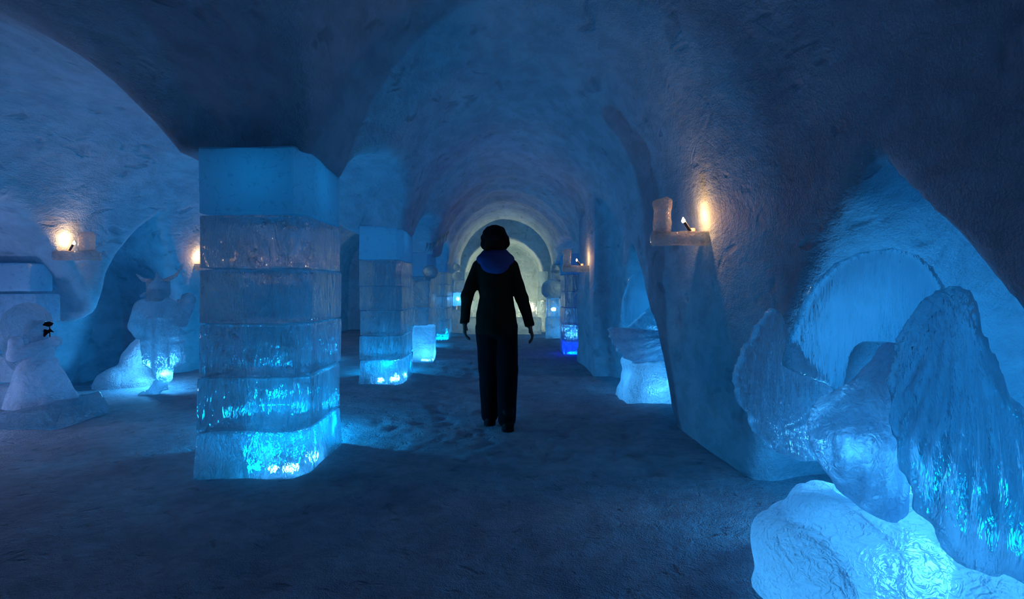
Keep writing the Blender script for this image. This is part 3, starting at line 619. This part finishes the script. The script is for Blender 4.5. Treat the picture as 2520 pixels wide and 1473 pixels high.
wing('shell', [(1527, 790), (1532, 730), (1550, 680), (1585, 655), (1640, 650), (1690, 680), (1700, 830), (1600, 840)], 6.15, (.02, .04, 0, 0), .07, M['clear'], FAR, h=.016)

# ------------------------------------------------------------------ round-headed carvings further down
def totem(px, D, label, parts, wpx, group='round-headed ice carvings', depth=.35, mirror=1):
    t = empty('carved_figure', (P(px, 0, D).x, D+depth/2, 0), label, 'ice sculpture', group)
    for nm, mat, kind, a in parts:
        if kind == 'ball':
            c = P(a[0], a[1], D)+Vector((0, depth/2, 0)); r = a[2]*D/F; rz = (a[3] if len(a) > 3 else a[2])*D/F
            f = Field(c-Vector((r, r, rz))*1.15-Vector((.03,)*3), c+Vector((r, r, rz))*1.15+Vector((.03,)*3), .013); f.ell(c, (r, min(r, depth*.6), rz)); f.lump(.006, 28, 5)
        else:
            p0, p1 = P(a[0], a[3], D), P(a[2], a[1], D); p0.z = max(p0.z, -.02)
            c = (p0+p1)/2+Vector((0, depth/2, 0)); hf = ((p1.x-p0.x)/2, depth/2, (p1.z-p0.z)/2-.003); R = Vector(hf)+Vector((.04,)*3)
            f = Field(c-R, c+R, .014); f.box(c, hf, .02 if len(a) < 5 else a[4]); f.lump(.012, 18, 4); f.lump(.004, 60, 4)
        solid(nm, f, M[mat], t)
    return t
totem(1042, 8.9, 'round-headed ice carving on a brightly lit block, behind the second column',
      [('pedestal', 'milky', 'box', (1014, 800, 1066, 898, .04)), ('waist', 'carve', 'box', (1018, 758, 1055, 802, .03)), ('body', 'carve', 'box', (1014, 690, 1056, 757)), ('head', 'carve', 'ball', (1056, 668, 20, 17))], 0)
totem(1360, 13.0, 'round-bellied ice carving with a ball head, left of the deep blue column',
      [('pedestal', 'carve', 'box', (1345, 780, 1382, 835, .03)), ('plinth', 'block', 'box', (1346, 733, 1380, 779)), ('belly', 'carve', 'ball', (1361, 712, 28, 26)), ('neck', 'carve', 'box', (1357, 664, 1379, 688)), ('head', 'carve', 'ball', (1368, 662, 11, 11))], 0)
totem(1126, 14.6, 'small ice carving with a shining square block, at the walker\'s left elbow',
      [('pedestal', 'carve', 'box', (1112, 762, 1140, 820, .03)), ('plinth', 'milky', 'box', (1114, 719, 1142, 752)), ('body', 'carve', 'box', (1116, 690, 1142, 718, .03)), ('shoulders', 'carve', 'ball', (1124, 680, 14, 12)), ('head', 'carve', 'ball', (1122, 657, 9, 9))], 0)

# curved ice strokes added for the bright glints under the third arch
for i, (a, b, c, d) in enumerate(((1052, 592, 1046, 618), (1060, 594, 1053, 620), (1069, 592, 1060, 616), (1079, 590, 1071, 606), (1090, 584, 1083, 602), (1098, 578, 1093, 598))):
    A_, B_ = P(a, b, 10.15), P(c, d, 10.15); m_ = (A_+B_)/2+Vector((.01, 0, -.02))
    g = Field(Vector(map(min, A_, B_))-Vector((.07, .05, .04)), Vector(map(max, A_, B_))+Vector((.07, .16, .10)), .008)
    g.path([A_+Vector((.02, .12, .06)), A_, m_, B_], [.022, .018, .012, .005], .01)
    tag(rebase(solid('ice_glint', g, M['sconce']), A_), ('first', 'second', 'third', 'fourth', 'fifth', 'last')[i]+' from the left of the ice strokes made for glints above the tall slim column', 'ice_glint', 'ice strokes made for glints below the third left arch')

# ------------------------------------------------------------------ altar of ice blocks at the far end
rg = random.Random(11)
AL = 'ice blocks of the low altar wall at the hall\'s end'
nalt = 0
for row, (z0, z1) in enumerate(((0.0, .255), (.268, .525), (.54, .815))):
    x = -1.25+.12*row; k_ = 0
    while x < 1.30-.04*row:
        wd = rg.uniform(.26, .42); x1 = min(x+wd, 1.36)
        dy = rg.uniform(-.12, .1)
        if x1-x > .12:
            side = 'left of the walker' if x1 < -.35 else ('right of the walker' if x > .1 else 'behind the walker')
            me = block_mesh('ice_block', [(x+.012, 15.2+dy), (x1-.012, 15.2+dy), (x1-.012, 15.6+dy), (x+.012, 15.6+dy)], z0, z1, nalt+200, .003, .014)
            o = link('ice_block', me, M['block' if rg.random() < .5 else 'carve' if rg.random() < .5 else 'milky'], None, False)
            ps = ('bottom', 'middle', 'top')[row]; k_ += 1; nth = ('first', 'second', 'third', 'fourth', 'fifth', 'sixth', 'seventh', 'eighth', 'ninth', 'tenth')[k_-1]
            tag(rebase(o, ((x+x1)/2, 15.4, z0)), f'altar block, {nth} from the left in the {ps} course, {side}', 'ice block', 'ice blocks of the far altar wall')
            nalt += 1
        x = x1
column('short pale pillar of two ice blocks on the right end of the far altar', [(.98, 15.28), (1.22, 15.28), (1.22, 15.5), (.98, 15.5)], [.83, 1.22, 1.62], 21, 'altar end pillars', name='ice_pillar', frost=False)
column('short pale pillar of two ice blocks on the left end of the far altar', [(-1.0, 15.28), (-.78, 15.28), (-.78, 15.5), (-1.0, 15.5)], [.83, 1.2, 1.6], 22, 'altar end pillars', name='ice_pillar', frost=False)
def bench(x0, x1, y, label):
    me = block_mesh('ice_bench', [(x0, y), (x1, y), (x1, y+.4), (x0, y+.4)], 0, .42, int(y*10), .005, .03)
    tag(rebase(link('ice_bench', me, M['carve'], None, False), ((x0+x1)/2, y+.2, 0)), label, 'bench')
bench(.35, 1.0, 14.3, 'grey ice bench block beyond the walker\'s right hand'); bench(-.90, -.50, 14.3, 'ice bench block beyond the walker\'s left hand')

# ------------------------------------------------------------------ the walker
YP = 4.8
def B(x, z, dy=0.0): return Vector((x, YP+dy, z))
def hand(f, wrist, d, curl, s_):
    """palm and five bent fingers; d = way the hand points, curl = way the fingers close, thumb forward"""
    d = d.normalized(); fw = Vector((0, 1, 0)); fw = (fw-d*fw.dot(d)).normalized()
    pc = wrist+d*.048
    for k in range(5): f.cap(wrist+fw*(-.026+.013*k)+d*.012, wrist+fw*(-.034+.017*k)+d*.082, .0145, .013, .008)
    for i, (ln, off) in enumerate(((.058, -.033), (.070, -.011), (.076, .011), (.068, .033))):
        a = wrist+d*(.086-.004*abs(i-2))+fw*off; b = a+(d*.9+curl*.25).normalized()*ln*.45; c = b+(d*.75+curl*.65).normalized()*ln*.3; e = c+(d*.5+curl*.85).normalized()*ln*.27
        f.path([a, b, c, e], [.0095, .0088, .0080, .0072], .002)
    a = wrist+d*.022+fw*.03; b = a+(d*.6+fw*.7+curl*.2).normalized()*.034; c = b+(d*.9+fw*.25+curl*.25).normalized()*.028
    f.path([a, b, c], [.014, .0105, .0085], .004)
def person():
    t = empty('person', (-.05, YP, 0), 'person seen from behind walking up the hall in dark jacket, trousers and fur hat', 'person')
    hx = -.062
    f = Field((-.40, YP-.30, -.01), (.37, YP+.36, 1.70), .0058)
    f.ell(B(hx, 1.575, .01), (.073, .092, .108), .01); f.ell(B(hx, 1.52, .035), (.055, .065, .055), .03)
    f.cap(B(hx, 1.565, .095), B(hx, 1.545, .115), .010, .014, .008)                       # nose
    for s_ in (-1, 1):
        f.ell(B(hx+.03*s_, 1.578, .095), (.014, .01, .010), .006, cut=True); f.ell(B(hx+.03*s_, 1.578, .088), (.012, .010, .009), .002)
        f.ell(B(hx+.078*s_, 1.56, .01), (.012, .02, .032), .006)
    f.cap(B(hx-.02, 1.505, .098), B(hx+.02, 1.505, .098), .008, .008, .006); f.cap(B(hx-.02, 1.506, .108), B(hx+.02, 1.506, .108), .0025, .0025, .002, cut=True)
    f.cap(B(hx, 1.50, -.005), B(hx, 1.40, -.01), .052, .06, .03)
    f.path([B(hx, 1.34), B(-.058, 1.1), B(-.05, .88)], [.095, .09, .11], .06, flat=(.9, 1.15, 1))
    shL, elL, wrL = B(-.205, 1.335), B(-.295, 1.09, -.03), B(-.318, .862, .03)
    shR, elR, wrR = B(.085, 1.335), B(.165, 1.07, -.05), B(.232, .838, .02)
    f.cap(shL, shR, .045, .045, .04)
    f.path([shL, elL, wrL], [.046, .040, .026], .02); f.path([shR, elR, wrR], [.046, .040, .026], .02)
    hand(f, wrL, Vector((.01, .04, -1)), Vector((1, 0, 0)), -1); hand(f, wrR, Vector((.28, .06, -1)), Vector((-1, 0, -.2)), 1)
    lL = [B(-.12, .86), B(-.115, .47, .04), B(-.105, .10, .03)]; lR = [B(.015, .86), B(.045, .47, -.02), B(.045, .11, -.17)]
    f.path(lL, [.095, .060, .040], .03); f.path(lR, [.095, .060, .040], .03)
    for a in (lL[2], lR[2]): f.cap(a-Vector((0, .01, .04)), Vector((a.x, a.y+.14, .035)), .036, .03, .02)
    solid('body', f, M['skin'], t)
    # trousers
    g = Field((-.27, YP-.30, .02), (.20, YP+.25, .92), .009)
    g.ell(B(-.045, .83), (.172, .135, .115), .03)
    g.path([B(-.115, .82), B(-.112, .47, .04), B(-.105, .08, .02)], [.105, .088, .070], .015); g.path([B(.025, .82), B(.045, .47, -.02), B(.040, .09, -.17)], [.105, .090, .072], .015)
    g.lump(.006, 30, 3)
    solid('trousers', g, M['trousers'], t)
    # jacket with sleeves
    j = Field((-.42, YP-.28, .72), (.34, YP+.26, 1.50), .008)
    def tor(x, y, z):
        zt = [.76, .82, .95, 1.08, 1.20, 1.32, 1.40, 1.46]; wt = [.176, .178, .168, .140, .150, .162, .145, .075]; dt = [.15, .15, .135, .12, .13, .13, .11, .08]
        r = np.interp(z[0, 0], zt, wt)[None, None, :]; d = np.interp(z[0, 0], zt, dt)[None, None, :]; cx = np.interp(z[0, 0], zt, [-.05, -.05, -.052, -.055, -.058, -.06, -.06, -.062])[None, None, :]
        q = np.sqrt(((x-cx)/r)**2+((y-YP)/d)**2); return np.maximum((q-1)*d*1.05, np.maximum(.775-z, z-1.46))
    j.put((-.24, YP-.16, .76), (.14, YP+.16, 1.47), tor)
    j.path([shL+Vector((.01, 0, 0)), elL, wrL+Vector((0, 0, .01))], [.064, .050, .041], .025); j.path([shR-Vector((.01, 0, 0)), elR, wrR+Vector((0, 0, .01))], [.064, .050, .041], .025)
    for a, b in ((wrL, Vector((0, 0, -1))), (wrR, Vector((.25, 0, -1)))): j.cap(a+b*.03, a+b*.10, .045, .03, 0, cut=True)
    j.lump(.008, 22, 6); j.lump(.003, 55, 2)
    solid('jacket', j, M['jacket'], t)
    # hood lying on the back
    hd = Field((-.30, YP-.26, 1.24), (.18, YP+.20, 1.54), .007)
    hd.ell(B(hx+.005, 1.395, -.06), (.158, .10, .075), .02); hd.ell(B(hx, 1.34, -.12), (.115, .055, .07), .04); hd.cap(B(hx-.06, 1.43, -.02), B(hx+.06, 1.43, -.02), .06, .06, .03)
    hd.ell(B(hx, 1.47, .02), (.075, .085, .08), .015, cut=True); hd.lump(.006, 25, 5)
    solid('hood', hd, M['hood'], t)
    # hair and fur hat with ear flaps
    hr = Field((-.18, YP-.14, 1.40), (.06, YP+.12, 1.66), .007)
    hr.ell(B(hx, 1.57, -.015), (.083, .092, .115), .01).path([B(hx-.05, 1.53, -.05), B(hx-.052, 1.44, -.05)], [.035, .026], .02).path([B(hx+.05, 1.53, -.05), B(hx+.052, 1.44, -.05)], [.035, .026], .02)
    hr.ell(B(hx, 1.53, .11), (.068, .085, .12), .01, cut=True); hr.lump(.006, 60, 3)
    solid('hair', hr, M['hair'], t)
    ht = Field((-.22, YP-.18, 1.44), (.10, YP+.18, 1.73), .007)
    ht.ell(B(hx, 1.605, 0), (.100, .125, .085), .01); ht.ell(B(hx, 1.585, -.01), (.108, .128, .055), .02)
    for s_ in (-1, 1): ht.ell(B(hx+.085*s_, 1.535, .0), (.040, .055, .058), .02)
    ht.ell(B(hx, 1.52, .03), (.080, .13, .075), .01, cut=True); ht.lump(.008, 70, 4)
    solid('fur_hat', ht, M['fur'], t)
    for (ax, ay) in ((-.105, .02), (.045, -.18)):
        bt = Field((ax-.07, YP+ay-.12, -.005), (ax+.07, YP+ay+.25, .20), .007)
        bt.cap(B(ax, .15, ay), B(ax, .055, ay-.01), .054, .05, .01); bt.cap(B(ax, .042, ay-.03), B(ax, .036, ay+.15), .044, .042, .02)
        bt.put((ax-.06, YP+ay-.09, 0), (ax+.06, YP+ay+.21, .02), lambda x, y, z: np.maximum(np.sqrt((x-ax)**2+(np.maximum(np.abs(y-YP-ay-.055)-.085, 0))**2)-.05, np.abs(z-.012)-.010), .004)
        solid('boot', bt, M['boot'], t)
person()
